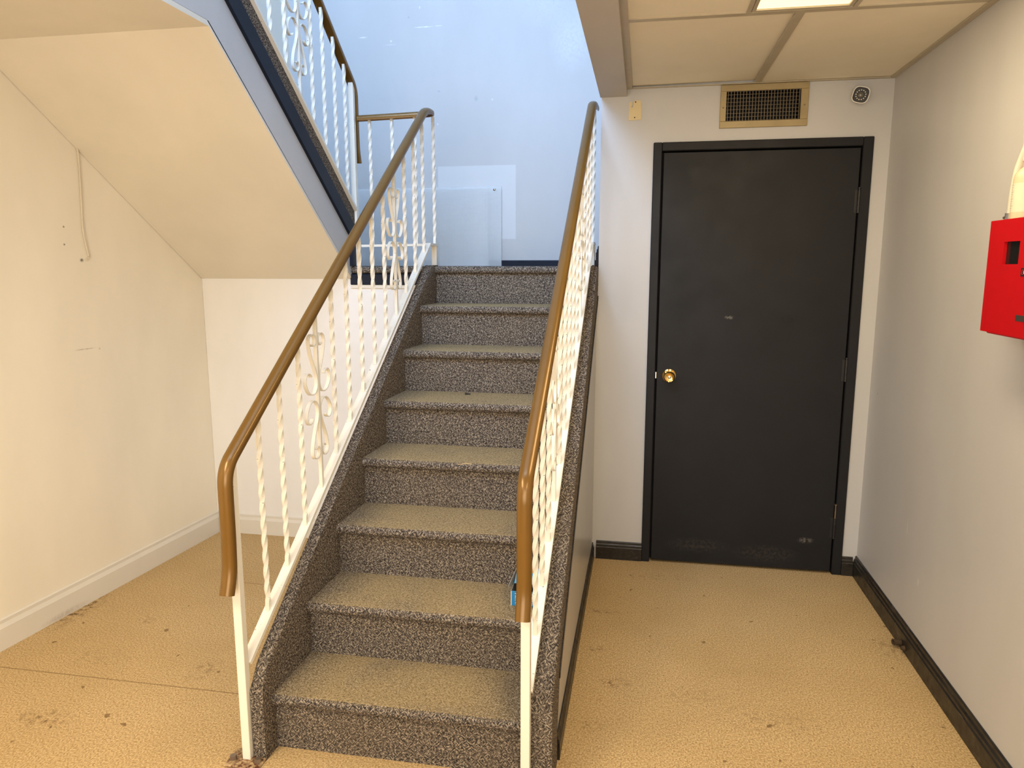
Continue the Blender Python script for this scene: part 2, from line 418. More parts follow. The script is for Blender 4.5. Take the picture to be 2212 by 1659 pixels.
# suspended ceiling over the corridor: deck, tiles and bars
ceil = struct(MB().box((-.095, -2.0, 2.33), (XR, YW, 2.36)).build('ceiling', 'plenum'))
def tile(x0, y0, x1, y1, tilt=None):
    m = MB().box((x0, y0, CZ + .002), (x1, y1, CZ + .016), .002, 1)
    o = m.build('ceiling_tile', 'tile', ceil, origin=(x0, y0, CZ + .002))
    if tilt: o.rotation_euler = tilt
    return o
gx = .468
rows = [(2.572, YW - .012), (1.362, 2.548), (.15, 1.338), (-1.05, .126)]
for j, (y0, y1) in enumerate(rows):
    xs = [(-.083, gx - .012), (gx + .012, XR - .012)] if j != 1 else [(-.083, .300), (.628, XR - .012)]
    for k, (x0, x1) in enumerate(xs):
        tile(x0 - .006, y0 - .006, x1 + .006, y1 + .006, (.005, -.011, 0) if (j == 0 and k == 0) else None)
def bar(x0, y0, x1, y1):
    MB().box((x0, y0, CZ - .002), (x1, y1, CZ + .002)).box(((x0+x1)/2 - (.002 if y1-y0 > x1-x0 else (x1-x0)/2), (y0+y1)/2 - ((y1-y0)/2 if y1-y0 > x1-x0 else .002), CZ + .002),
        ((x0+x1)/2 + (.002 if y1-y0 > x1-x0 else (x1-x0)/2), (y0+y1)/2 + ((y1-y0)/2 if y1-y0 > x1-x0 else .002), CZ + .03)).build('grid_bar', 'grid', ceil)
bar(gx - .014, 2.574, gx + .014, YW - .02)
for y in (2.56, 1.35, .138): bar(-.08, y - .014, XR - .02, y + .014)
bar(.298, 1.364, .312, 2.546); bar(.616, 1.364, .630, 2.546)
for y0, y1 in ((.152, 1.336), (-1.05, .124)): bar(gx - .014, y0, gx + .014, y1)
def angle_trim(a, b):
    MB().box(a, b).build('wall_angle', 'grid', ceil)
angle_trim((-.095, -2, CZ - .003), (-.072, YW, CZ + .0)); angle_trim((-.095, -2, CZ), (-.092, YW, CZ + .028))
angle_trim((XR - .022, -2, CZ - .003), (XR, YW, CZ)); angle_trim((-.07, YW - .022, CZ - .003), (XR - .023, YW, CZ))

# troffer
lt = thing('ceiling_light', (.464, 1.955, CZ), 'lit recessed fluorescent ceiling light with a warm glowing lens', 'ceiling light')
MB().box((.314, 1.366, CZ - .001), (.326, 2.544, CZ + .05)).box((.602, 1.366, CZ - .001), (.614, 2.544, CZ + .05)).box((.326, 1.366, CZ - .001), (.602, 1.378, CZ + .05)).box((.326, 2.532, CZ - .001), (.602, 2.544, CZ + .05)).build('light_frame', 'grid', lt)
MB().box((.327, 1.379, CZ + .004), (.601, 2.531, CZ + .010)).build('lens', 'lens', lt)

# door
dr = struct(thing('door_1', (.5, YW, 0), 'dark painted flat door with brass knob in dark frame', 'door'))
cas = [((.030, YW - .012, 0), (.069, YW + .09, 2.010)), ((.925, YW - .012, 0), (.968, YW + .09, 2.010)), ((.069, YW - .012, 1.972), (.925, YW + .09, 2.010))]
for a, b in cas: MB().box(a, b, .003, 1).build('door_frame', 'door', dr)
for a, b in [((.069, YW + .045, 0), (.083, YW + .09, 1.972)), ((.911, YW + .045, 0), (.925, YW + .09, 1.972)), ((.083, YW + .045, 1.958), (.911, YW + .09, 1.972))]:
    MB().box(a, b).build('door_stop', 'duct', dr)
MB().box((.077, YW - .004, .012), (.919, YW + .04, 1.965), .002, 1).build('door_panel', 'door', dr)
MB().box((.07, YW + .09, 0), (.925, YW + .1, 1.97)).build('backing', 'duct', dr)
for zt, zb, bare in ((1.80, 1.686, 0), (1.05, .934, 0), (.345, .181, 1)):
    h = MB(); zz = zb
    for k in range(3):
        h.cyl((.922, YW - .013, zb + k * .0333), (.922, YW - .013, zb + k * .0333 + .0325), .0065, n=14)
    hg = h.build('hinge', 'hinge', dr, smooth=True)
    MB().box((.906, YW - .006, zb), (.936, YW - .0035, zb + .10)).build('hinge_leaf', 'hinge', hg)
    pz = zt if bare else zb + .104
    MB().cyl((.922, YW - .013, zb + .09), (.922, YW - .013, pz), .004, n=12).cyl((.922, YW - .013, pz), (.922, YW - .013, pz + .006), .0065, n=12).build('hinge_pin', 'pin' if bare else 'hinge', hg, smooth=True)
kn = MB().lathe((.135, YW - .004, .94), (0, -1, 0), [(.001, 0), (.031, 0), (.032, .003), (.028, .006), (.014, .009), (.0125, .028), (.016, .034), (.024, .040), (.0265, .048), (.0255, .057), (.021, .063), (.019, .062), (.010, .0605), (.001, .060)], 32).build('knob', 'brass', dr, smooth=True, angle=50)
MB().lathe((.135, YW - .0635, .94), (0, -1, 0), [(.001, 0), (.0075, 0), (.0075, .003), (.006, .004), (.001, .004)], 18).build('keyhole_plug', 'zinc', kn, smooth=True)
MB().box((.0705, YW - .001, .925), (.0755, YW + .02, .955)).build('latch', 'zinc', dr)

# baseboards
def base_profile(t, h): return [(0, 0), (t, 0), (t, h * .66), (t * .75, h * .70), (t * .75, h * .80), (t * .45, h * .86), (t * .4, h * .96), (t * .2, h), (0, h)]
def baseboard(name, p0, p1, normal, t, h, mat, z0=0):
    p0, p1, nrm = Vector((*p0, z0)), Vector((*p1, z0)), Vector((*normal, 0)).normalized()
    rings = [[p + nrm * a + Vector((0, 0, b)) for a, b in base_profile(t, h)] for p in (p0, p1)]
    return struct(MB().loops(rings).build(name, mat))
baseboard('baseboard_right', (XR, -1.9), (XR, YW), (-1, 0), .016, .098, 'black_trim')
baseboard('baseboard_back', (-.195, YW), (.030, YW), (0, -1), .014, .092, 'black_trim')
baseboard('baseboard_back.001', (.968, YW), (XR - .017, YW), (0, -1), .014, .092, 'black_trim')
def white_profile_board(name, p0, p1, nrm, t=.014, h=.115):
    p0, p1, nrm = Vector((*p0, 0)), Vector((*p1, 0)), Vector((*nrm, 0)).normalized()
    prof = [(0, 0), (t, 0), (t, h * .72), (t * .5, h * .86), (t * .5, h * .97), (t * .25, h), (0, h)]
    return struct(MB().loops([[p + nrm * a + Vector((0, 0, b)) for a, b in prof] for p in (p0, p1)]).build(name, 'white_base'))
ln = Vector((1.287, -.101)).normalized()
white_profile_board('baseboard_left', (xleft(-1.9), -1.9), (xleft(YW), YW), (ln.x, ln.y), .014, .120)
white_profile_board('baseboard_landing', (xleft(YW) + .015, YW), (-2.17, YW), (0, -1), .016, .112)
white_profile_board('baseboard_landing.001', (-2.168, YW), (-1.11, YW), (0, -1), .012, .110)
baseboard('baseboard_stairwell', (-2.25, BY), (-.212, BY), (0, -1), .014, .036, 'navy', 1.455)
baseboard('baseboard_return', (-.21, YW + .005), (-.21, BY - .015), (-1, 0), .014, .095, 'navy', 1.455)

# ------------------------------------------------------------------ lower staircase
RUN, RISE, Y1 = .237, CAMH / 8, 1.83
def sh(y): return .03 * (y - 1.8)
def xl(y): return -1.064 + sh(y)
def xr(y): return -.292 + sh(y)
st = thing('staircase', (-.68, 1.83, 0), 'carpeted grey flecked staircase rising from beige floor to landing, tan worn treads', 'staircase')
def tread_profile(y, z, depth):
    r = .018; pts = []
    for k in range(9):
        a = PI/2 + k * PI / 8
        pts.append((y + r + r * math.cos(a), z - r + r * math.sin(a)))
    pts += [(y + .03, z - 2*r), (y + depth, z - 2*r), (y + depth, z)]
    return pts
for i in range(1, 9):
    y = Y1 + RUN * (i - 1); z = RISE * i
    x0, x1 = (lambda q: xl(q[0]) - .004), (lambda q: xr(q[0]) + .004)
    if i < 8:
        MB().prism(tread_profile(y, z, RUN + .026), 'x', x0, x1).build('tread', 'carpet_worn_lit', st, smooth=True)
    else:
        MB().prism(tread_profile(y, z, .06), 'x', x0, x1).build('landing_nosing', 'carpet', st, smooth=True)
    z0 = RISE * (i - 1)
    MB().prism([(y + .022, z0), (y + .040, z0), (y + .040, z - .034), (y + .022, z - .034)], 'x', x0, x1).build('riser', 'carpet', st)
# closed stringers wrapped in carpet
SL = .72
def ztop(y): return .268 + SL * (y - 1.79)
yt = 1.79 + (1.462 - .268) / SL
def stringer(xa, xb, y0):
    top = [(y0 + .0, ztop(y0) - .05), (y0 + .012, ztop(y0) - .012), (y0 + .04, ztop(y0 + .04))] + [(y, ztop(y)) for y in (2.2, 2.6, 3.0, 3.3)] + [(yt - .04, 1.462 - .022), (yt, 1.460), (YW + .05, 1.460)]
    pts = [(y0, 0)] + top + [(YW + .05, 1.36), (YW - .005, 1.30), (YW - .005, 1.10), (y0 + .35, 0)]
    m = MB().prism(pts, 'x', lambda q: xa + sh(q[0]), lambda q: xb + sh(q[0]))
    es = [e for e in m.bm.edges if all(v.co.z > .2 for v in e.verts) and abs(e.verts[0].co.x - e.verts[1].co.x) < .04 and abs(e.verts[0].co.y - e.verts[1].co.y) > .02 and e.verts[0].co.z > ztop(e.verts[0].co.y) - .06]
    bmesh.ops.bevel(m.bm, geom=es, offset=.010, segments=3, profile=.5, affect='EDGES')
    return m
stringer(-1.104, -1.064, 1.785).build('stringer', 'carpet', st, smooth=True)
stringer(-.292, -.275, 1.785).build('stringer', 'carpet', st, smooth=True)
# right flank: carpet band, grey panel, black trim line and black board along the floor
def ztrim(y): return .60 + .68 * (y - 2.455)
XO = -.211
pts = [(1.80, 0), (1.80, ztop(1.80) - .03), (1.83, ztop(1.83) - .004)] + [(y, ztop(y)) for y in (2.2, 2.6, 3.0, 3.3)] + [(yt, 1.455), (YW - .002, 1.455), (YW - .002, ztrim(YW) + .012), (2.0, ztrim(2.0) + .012), (1.93, .10), (1.93, 0)]
m = MB().prism(pts, 'x', lambda q: -.275 + sh(q[0]) + .0005, XO)
es = [e for e in m.bm.edges if all(abs(v.co.x - XO) < 1e-5 for v in e.verts) and e.verts[0].co.z > ztop(e.verts[0].co.y) - .08 and e.verts[1].co.z > ztop(e.verts[1].co.y) - .08]
bmesh.ops.bevel(m.bm, geom=es, offset=.012, segments=3, profile=.5, affect='EDGES')
m.build('carpet_flank', 'carpet', st, smooth=True)
MB().prism([(1.95, 0.0), (1.95, ztrim(1.95) + .004), (YW - .003, ztrim(YW) + .004), (YW - .003, 0)], 'x', XO - .016, XO - .004).build('side_panel', 'panel_grey', st)
MB().prism([(1.96, ztrim(1.96) - .010), (1.96, ztrim(1.96) + .0115), (YW - .003, ztrim(YW) + .0115), (YW - .003, ztrim(YW) - .010)], 'x', XO - .0165, XO + .004).build('panel_trim', 'black_trim', st)
baseboard('baseboard_stair', (XO - .003, 1.94), (XO - .003, YW - .001), (1, 0), .010, .080, 'black_trim')
MB().prism([(1.83, 0), (3.48, 1.27), (3.48, 0)], 'x', -1.112, -1.106).build('under_panel', 'white_wall', st)

# landing
ld = thing('landing', (-1.25, 3.97, 1.36), 'flecked carpet landing edge with navy fascia above the white wall', 'landing')
MB().box((-2.26, YW + .055, 1.36), (-.212, BY, 1.454)).build('deck', 'carpet', ld)
m = MB().prism(tread_profile(YW - .004, 1.454, .07), 'x', -1.452, xl(YW) - .05); m.build('edge_carpet', 'carpet', ld, smooth=True)
MB().box((-1.455, YW - .010, 1.362), (xl(YW) - .052, YW + .05, 1.416), .003, 1).build('fascia', 'navy', ld)
MB().box((-1.455, YW - .006, 1.346), (xl(YW) - .052, YW + .05, 1.3615)).build('bottom_strip', 'cream_soffit', ld)

# ------------------------------------------------------------------ upper flight
XU = -1.45; US = .745
up = thing('staircase.001', (-1.88, 3.3, 1.455), 'upper flight over the white wall with grey side, navy trim and carpet edge', 'staircase')
zs = lambda y: 1.421 - US * (y - 3.45)              # soffit edge
z_n0 = lambda y: 1.956 - US * (y - 3.0)
z_n1 = lambda y: 2.045 - US * (y - 3.0)
z_c = lambda y: 2.119 - US * (y - 3.0)
Y_TOP = 1.2
XI = lambda q: xleft(q[0]) + .002
MB().prism([(YW - .001, zs(YW)), (2.35, 2.245), (2.35, 2.262), (YW - .001, zs(YW) + .022)], 'x', XI, XU).build('soffit', 'cream_soffit', up)
MB().prism([(YW + .03, 1.458), (YW + .03, z_n0(YW + .03) + .03), (1.75, z_n0(1.75) + .03), (Y_TOP, z_n0(1.75) + .03), (Y_TOP, 2.263), (2.34, 2.263), (YW - .002, zs(YW) + .0225)], 'x', XU - .03, XU).build('side_face', 'grey_wall', up)
MB().prism([(YW - .02, z_n0(YW - .02)), (1.75, z_n0(1.75)), (1.75, z_n1(1.75)), (YW + .04, z_n1(YW + .04)), (YW + .04, 1.456), (YW - .02, 1.456)], 'x', XU - .02, XU + .014).build('fascia', 'navy', up)
MB().prism([(YW + .0405, z_n1(YW + .0405) - .02), (1.75, z_n1(1.75)), (1.75, z_c(1.75)), (YW + .075, z_c(YW + .075)), (YW + .075, 1.456), (YW + .0405, 1.456)], 'x', XU - .035, XU + .012).build('carpet_edge', 'carpet', up)
for j in range(1, 9):
    y = YW + .06 - RUN * (j - 1); z = 1.455 + RISE * j
    MB().prism([(2*y - a, b) for a, b in tread_profile(y, z, RUN + .02)], 'x', XI, XU - .037).build('tread', 'carpet', up, smooth=True)
    MB().prism([(y - .022, z - RISE), (y - .04, z - RISE), (y - .04, z - .034), (y - .022, z - .034)], 'x', XI, XU - .037).build('riser', 'carpet', up)

# ------------------------------------------------------------------ railings
BAR = .0064
RAIL_PROF = [(-.023, -.010), (-.0255, -.002), (-.024, .006), (-.017, .011), (-.006, .0135), (.006, .0135), (.017, .011), (.024, .006), (.0255, -.002), (.023, -.010), (.016, -.010), (.013, -.005), (-.013, -.005), (-.016, -.010)]
RAIL_PROF = [(a * .80, b * 1.12) for a, b in RAIL_PROF]
def twisted_mesh(length):
    m = MB(); rings = []; n = max(20, int(length / .011)); e = .028; turns = (length - 2*e) / .205
    c = [(BAR, BAR), (0, BAR), (-BAR, BAR), (-BAR, 0), (-BAR, -BAR), (0, -BAR), (BAR, -BAR), (BAR, 0)]
    for i in range(n + 1):
        z = length * i / n; a = 2*PI*turns * min(1, max(0, (z - e) / (length - 2*e)))
        rings.append([(x*math.cos(a) - y*math.sin(a), x*math.sin(a) + y*math.cos(a), z) for x, y in c])
    m.loops(rings)
    o = m.build('baluster', 'enamel', smooth=True, angle=40); me = o.data; bpy.data.objects.remove(o); return me
TW = {}
def baluster(parent, x, y, z, length):
    k = round(length, 2)
    if k not in TW: TW[k] = twisted_mesh(k)
    return link('baluster', TW[k], parent, (x, y, z))
SCROLL = [(.040, .196), (.026, .188), (.014, .197), (.013, .216), (.030, .231), (.054, .226), (.064, .204), (.053, .160), (.028, .110), (.012, .075), (.0095, .05), (.016, .030), (.036, .013), (.068, .016), (.096, .044), (.101, .074), (.084, .093), (.062, .088), (.054, .078)]
def ornament(parent, x, y, z, length, dirv=(0, 1), zc=None):
    """plain square bar with four flat scrolls; dirv is the level direction of the railing"""
    b = MB().box((x - BAR, y - BAR, z), (x + BAR, y + BAR, z + length), .0008, 1).build('ornament_bar', 'enamel', parent)
    zc = z + length * .52 if zc is None else zc
    path = [p * .93 for p in spline(SCROLL_V, 5)]
    for su in (1, -1):
        for sw in (1, -1):
            rings = []; n = len(path)
            for i, p in enumerate(path):
                a = path[max(0, i-1)]; c = path[min(n-1, i+1)]; t = (c - a).normalized(); nr = Vector((-t.y, t.x)) * .0016
                q = []
                for off, wd in ((-1, -.0064), (1, -.0064), (1, .0064), (-1, .0064)):
                    u = (p.x + nr.x * off) * su; ww = (p.y + nr.y * off) * sw
                    q.append((x + dirv[0]*u + dirv[1]*wd, y + dirv[1]*u - dirv[0]*wd, zc + ww))
                rings.append(q)
            MB().loops(rings).build('scroll', 'enamel', b, smooth=True, angle=50)
    return b
SCROLL_V = [Vector((u, w)) for u, w in SCROLL]
CH = [(-.016, -.012), (.016, -.012), (.016, 0), (-.016, 0)]
def square_post(m, x, y, z0, z1, h=.0127): return m.box((x - h, y - h, z0), (x + h, y + h, z1), .0015, 1)
GRADE = .74
def lower_railing(x0, drift, label, ornaments, name, guard):
    X = lambda y: x0 + drift * (y - 1.77)
    zc = lambda y: .325 + GRADE * (y - 1.82)                  # top of the sloping channel
    zr = lambda y: .925 + GRADE * (y - 1.775)                 # handrail centre line
    r = thing(name, (x0, 1.77, 0), label, 'stair railing')
    yb = 3.49
    start = [(X(1.72), 1.728, .545), (X(1.73), 1.748, .605), (X(1.74), 1.752, .70), (X(1.76), 1.752, zr(1.76) - .01), (X(yb), yb, zr(yb))]
    if guard: pts = start + [(X(yb) + .002, 3.615, zr(yb) + .004), (-1.420, 3.560, zr(yb) - .016)]
    else: pts = start + [(X(yb) + .002, 3.63, zr(yb) + .004)]
    path = []
    pts2 = fillet(pts, .05, 8)
    MB().sweep(pts2[::-1], RAIL_PROF).build('handrail', 'bronze', r, smooth=True, angle=50)
    square_post(MB(), X(1.775), 1.782, 0, zr(1.775) - .012).build('post', 'enamel', r)
    bpz = MB().box((X(1.77) - .055, 1.735, 0), (X(1.77) + .055, 1.815, .008), .003, 1).build('base_plate', 'rust', r)
    for sx in (-.04, .04):
        MB().cyl((X(1.77) + sx, 1.765, .007), (X(1.77) + sx, 1.765, .020), .0115, .0095, n=6).build('bolt', 'bolt', bpz)
    ye = 3.50
    MB().sweep([(X(1.795), 1.795, zc(1.795)), (X(ye), ye, zc(ye))], CH).build('bottom_channel', 'enamel', r)
    for i in range(13):
        y = 1.93 + .1258 * i; z = zc(y) - .003; L = zr(y) - .004 - z
        if i in ornaments: ornament(r, X(y), y, z, L, (0, 1))
        else: baluster(r, X(y), y, z, L)
    zg = zc(ye)
    if guard:
        MB().box((X(ye) - .016, ye - .002, zg - .012), (X(ye) + .016, 3.633, zg)).build('bottom_channel', 'enamel', r)
        MB().sweep([(-1.422, 3.572, zg - .005), (X(ye) - .0165, 3.615, zg)], CH).build('bottom_channel', 'enamel', r)
        square_post(MB(), X(ye) + .002, 3.612, 1.454, zg - .010).build('short_post', 'enamel', r)
        for k, x in enumerate((X(yb) + .002, -1.140, -1.254, -1.365)): baluster(r, x, 3.617 - (.0, .012, .026, .039)[k], zg - .004 - (.0, .001, .004, .007)[k], zr(yb) - .006 - zg)
    else:
        MB().box((X(ye) - .016, ye - .002, zg - .012), (X(ye) + .016, 3.633, zg)).build('bottom_channel', 'enamel', r)
        square_post(MB(), X(ye) + .002, 3.612, 1.454, zg - .010).build('short_post', 'enamel', r)
        baluster(r, X(yb) + .002, 3.617, zg - .003, zr(yb) - .004 - zg)
    return r
lower_railing(-1.12, .040, 'left railing of the lower stairs, white twisted balusters, bronze handrail turning along the landing', (3, 9), 'stair_railing', True)
lower_railing(-.282, .018, 'right railing of the lower stairs, beside the dark door, seen almost end on', (3, 9), 'stair_railing.001', False)
# upper railing, rising towards the viewer
ur = thing('stair_railing.002', (-1.438, 3.537, 1.455), 'upper railing above navy trim, white scrolled balusters at top left', 'stair railing')
XP = -1.438
zuc = lambda y: 2.132 - US * (y - 3.0)
zur = lambda y: zuc(y) + .623
pts = [(XP, 3.591, 1.969), (XP, 3.573, 2.022), (XP, 3.569, 2.111), (XP, 3.567, zur(3.567) - .01), (XP, 1.6, zur(1.6))]
MB().sweep(fillet(pts, .05, 8), RAIL_PROF).build('handrail', 'bronze', ur, smooth=True, angle=50)
square_post(MB(), XP, 3.537, 1.455, zur(3.537) - .012).build('post', 'enamel', ur)
MB().sweep([(XP, 3.522, zuc(3.522)), (XP, 1.62, zuc(1.62))], CH).build('bottom_channel', 'enamel', ur)
for i in range(15):
    y = 3.451 - .1174 * i; z = zuc(y) - .003; L = zur(y) - .004 - z
    if i in (4, 10): ornament(ur, XP, y, z, L, (0, 1))
    else: baluster(ur, XP, y, z, L)

# ------------------------------------------------------------------ things on the walls
# air return grille
vg = thing('vent_grille', (.5, YW, 2.15), 'tan metal air vent grille above the dark door', 'vent')
x0, x1, z0, z1 = .316, .688, 2.063, 2.246; xi0, xi1, zi0, zi1 = .342, .656, 2.092, 2.219
for a, b in [((x0, z0), (x1, zi0)), ((x0, zi1), (x1, z1)), ((x0, zi0), (xi0, zi1)), ((xi1, zi0), (x1, zi1))]:
    MB().box((a[0], YW - .010, a[1]), (b[0], YW, b[1]), .0015, 1).build('frame', 'vent', vg)
MB().box((xi0 - .01, YW + .1, zi0 - .01), (xi1 + .01, YW + .104, zi1 + .01)).box((xi0, YW + .002, zi0), (xi0 + .001, YW + .099, zi1)).box((xi1 - .001, YW + .002, zi0), (xi1, YW + .099, zi1)).box((xi0 + .0011, YW + .002, zi0), (xi1 - .0011, YW + .099, zi0 + .001)).box((xi0 + .0011, YW + .002, zi1 - .001), (xi1 - .0011, YW + .099, zi1)).build('duct_lining', 'duct', vg)
fin = None
for k in range(24):
    x = xi0 + (k + .5) * (xi1 - xi0) / 24
    if fin is None:
        f0 = MB().box((-.0009, -.009, zi0), (.0009, -.001, zi1)).build('fin', 'vent_fin', vg, origin=(0, 0, 0)); fin = f0.data; f0.location = Vector((x, YW, 0)) - vg.location
    else: link('fin', fin, vg, (x, YW, 0))
lv = None
for k in range(8):
    z = zi0 + (k + .5) * (zi1 - zi0) / 8
    if lv is None:
        f0 = MB().box((xi0 + .0012, .025, -.0008), (xi1 - .0012, .034, .0008)).build('louver', 'vent_fin', vg); lv = f0.data; f0.location = Vector((0, YW, z)) - vg.location
    else: link('louver', lv, vg, (0, YW, z))
for x in (.329, .672): MB().lathe((x, YW - .010, 2.15), (0, -1, 0), [(.001, 0), (.004, 0), (.003, .0015), (.001, .0018)], 10).build('screw', 'vent_fin', vg)

# security camera
c0 = Vector((.895, YW, 2.178))
sc = thing('security_camera', c0, 'white security camera with black face and ring of lights by the corner', 'camera')
ax = Vector((-.18, -1, -.12)).normalized()
MB().lathe(c0, (0, -1, 0), [(.001, 0), (.030, 0), (.030, .010), (.020, .018), (.001, .018)], 28).build('mount', 'cam_white', sc, smooth=True)
def squircle(cen, ax, r, n=36, rot=.25, k=3.2):
    u = ax.cross(Vector((0, 0, 1))).normalized(); v = u.cross(ax); out = []
    for i in range(n):
        a = 2*PI*i/n; c, s = math.cos(a), math.sin(a)
        rr = r / (abs(c)**k + abs(s)**k)**(1/k)
        a2 = a + rot; out.append(cen + (u*math.cos(a2) + v*math.sin(a2)) * rr * .93)
    return out
b0 = c0 + Vector((0, -.012, 0))
m = MB(); m.loops([squircle(b0 + ax*d, ax, r) for d, r in ((0, .028), (.02, .034), (.045, .036), (.052, .036), (.052, .0325), (.046, .0322))]); m.build('housing', 'cam_white', sc, smooth=True)
MB().loops([squircle(b0 + ax*d, ax, r) for d, r in ((.044, .0318), (.0475, .0318), (.049, .030))]).build('face', 'cam_black', sc, smooth=True)
MB().lathe(b0 + ax*.0485, ax, [(.001, 0), (.011, 0), (.011, .002), (.008, .0035), (.001, .004)], 24).build('lens', 'cam_lens', sc, smooth=True)
u = ax.cross(Vector((0, 0, 1))).normalized(); v = u.cross(ax)
for i in range(13):
    a = 2*PI*i/13 + .2; p = b0 + ax*.0488 + (u*math.cos(a) + v*math.sin(a)) * .0192
    MB().lathe(p, ax, [(.0003, 0), (.0026, 0), (.0022, .0014), (.0003, .002)], 10).build('led', 'cam_led', sc, smooth=True)

# ivory plate with a slot
def plate_pt(u, v): return (-.0865 + u * (.0575) , 2.111 + v * .0865)
P = [plate_pt(*q) for q in [(.0, 0), (1.0, .03), (1.0, .35), (.93, .97), (.85, 1.0), (.62, 1.0), (.46, .96), (.37, .92), (.35, .70), (.33, .665), (.26, .64), (.21, .665), (.21, .695), (.265, .72), (.275, .92), (.18, .945), (.06, .92), (.03, .88)]]
pl = MB().prism(P, 'y', YW - .004, YW).build('wall_plate', 'plate', origin=(-.058, YW, 2.155))
tag(pl, 'small ivory wall plate with a slot, left of the vent', 'wall plate')
for u_, v_ in ((.53, .915), (.48, .14)): MB().cyl((plate_pt(u_, v_)[0], YW - .0048, plate_pt(u_, v_)[1]), (plate_pt(u_, v_)[0], YW - .0038, plate_pt(u_, v_)[1]), .0028, n=10).build('screw_hole', 'duct', pl)

# red cabinet on the right wall
rc = thing('alarm_cabinet', (XR, 2.02, 1.43), 'red metal cabinet with small dark window on the right wall', 'cabinet')
FX = .930; ya, yb_ = 2.214, 1.80
MB().box((FX + .012, yb_, 1.272), (XR, ya - .008, 1.570), .003, 1).build('body', 'red', rc)
lid = MB()
wy0, wy1, wz0, wz1 = 2.045, 2.128, 1.460, 1.518
for a, b in [((ya, 1.278), (yb_, wz0)), ((ya, wz1), (yb_, 1.576)), ((ya, wz0), (wy1, wz1)), ((wy0, wz0), (yb_, wz1))]:
    lid.box((FX, min(a[0], b[0]), a[1]), (FX + .011, max(a[0], b[0]), b[1]))
bmesh.ops.remove_doubles(lid.bm, verts=lid.bm.verts[:], dist=1e-6)
ldr = lid.build('cover', 'red', rc)
MB().box((FX + .008, wy0, wz0), (FX + .0115, wy1, wz1)).build('window', 'glass_dark', rc)
s1 = MB().box((FX - .0012, 1.90, 1.430), (FX - .0002, 2.023, 1.4505)).build('label_plate', 'sticker_black', rc)
for a, b in [((2.016, 1.434), (2.0175, 1.4465)), ((2.010, 1.4455), (2.0175, 1.4465)), ((2.010, 1.434), (2.0175, 1.435))]:
    MB().box((FX - .0017, a[0], a[1]), (FX - .0011, b[0], b[1])).build('label_bracket', 'print_red', s1)
text_mesh('L', .012, 'label_print', 'print_white', s1, (FX - .0016, 2.0085, 1.4362), (PI/2, 0, -PI/2))
s2 = MB().box((FX - .0012, 1.90, 1.3185), (FX - .0002, 2.025, 1.3335)).build('label_plate', 'sticker_grey', rc)
# conduit and bottle on top of it
cdt = thing('conduit', (.985, 2.236, 1.58), 'white conduit rising from the top of the red cabinet', 'conduit')
yc = 2.174
MB().tube(spline([(.962, yc, 1.58), (.962, yc - .001, 1.64), (.964, yc - .007, 1.70), (.968, yc - .024, 1.745), (.972, yc - .042, 1.79), (.974, yc - .046, 1.86), (.974, yc - .046, 2.235)], 6), .0125, 14).build('pipe', 'conduit', cdt, smooth=True)
cdt.location = (.962, yc, 1.576)
for ch in cdt.children: ch.location = Vector((0, 0, 0)) - Vector(cdt.location)
fit = MB().cyl((.962, yc, 1.571), (.962, yc, 1.580), .020, n=8).cyl((.962, yc, 1.580), (.962, yc, 1.594), .0165, n=18).build('fitting', 'zinc', cdt, smooth=True)
MB().cyl((.960, yc + .012, 1.587), (.955, yc + .030, 1.584), .0035, n=10).build('clamp_screw', 'bolt', fit, smooth=True)
bo = thing('bottle', (.962, 2.112, 1.5705), 'cream plastic bottle with printed label on top of the red cabinet', 'bottle')
bc = Vector((.962, 2.112, 1.5705))
MB().lathe(bc, (0, 0, 1), [(.001, 0), (.026, 0), (.0305, .004), (.031, .012), (.031, .105), (.0285, .118), (.018, .130), (.0125, .135), (.0125, .150), (.001, .150)], 30).build('bottle_body', 'bottle', bo, smooth=True)
bl = MB().lathe(bc + Vector((0, 0, .022)), (0, 0, 1), [(.0311, 0), (.0313, .0), (.0313, .072), (.0311, .072)], 36).build('label_wrap', 'bottle_label', bo, smooth=True)
MB().lathe(bc + Vector((0, 0, .150)), (0, 0, 1), [(.001, 0), (.015, 0), (.015, .020), (.001, .021)], 20).build('cap', 'cam_white', bo, smooth=True)
for k in range(11):
    zz = .090 - k * .0058; rr = .0315
    a0, a1 = 2.15, 3.3 - (k % 3) * .12
    ring0 = [(bc.x + rr*math.cos(a0 + (a1-a0)*s/8), bc.y + rr*math.sin(a0 + (a1-a0)*s/8), bc.z + .022 + zz - .022 - .0006) for s in range(9)]
    ring1 = [(x, y, z + .0011) for x, y, z in ring0]
    MB().loops([ring0, ring1], closed=False).build('print_line', 'card_grey', bl)

# cable along the left wall
cb = [(2.40, 2.313), (2.458, 2.252), (2.561, 2.153), (2.674, 2.055), (2.735, 1.992), (2.758, 1.94), (2.761, 1.88), (2.756, 1.752), (2.750, 1.62), (2.755, 1.562), (2.764, 1.51), (2.766, 1.49), (2.752, 1.481)]
cp = [(xleft(y) + .006, y, z) for y, z in cb if z < 2.24]
tag(MB().tube(spline(cp, 5), .0038, 8).build('cable', 'cable', origin=cp[0], smooth=True), 'thin painted cable hanging down the cream left wall', 'cable')

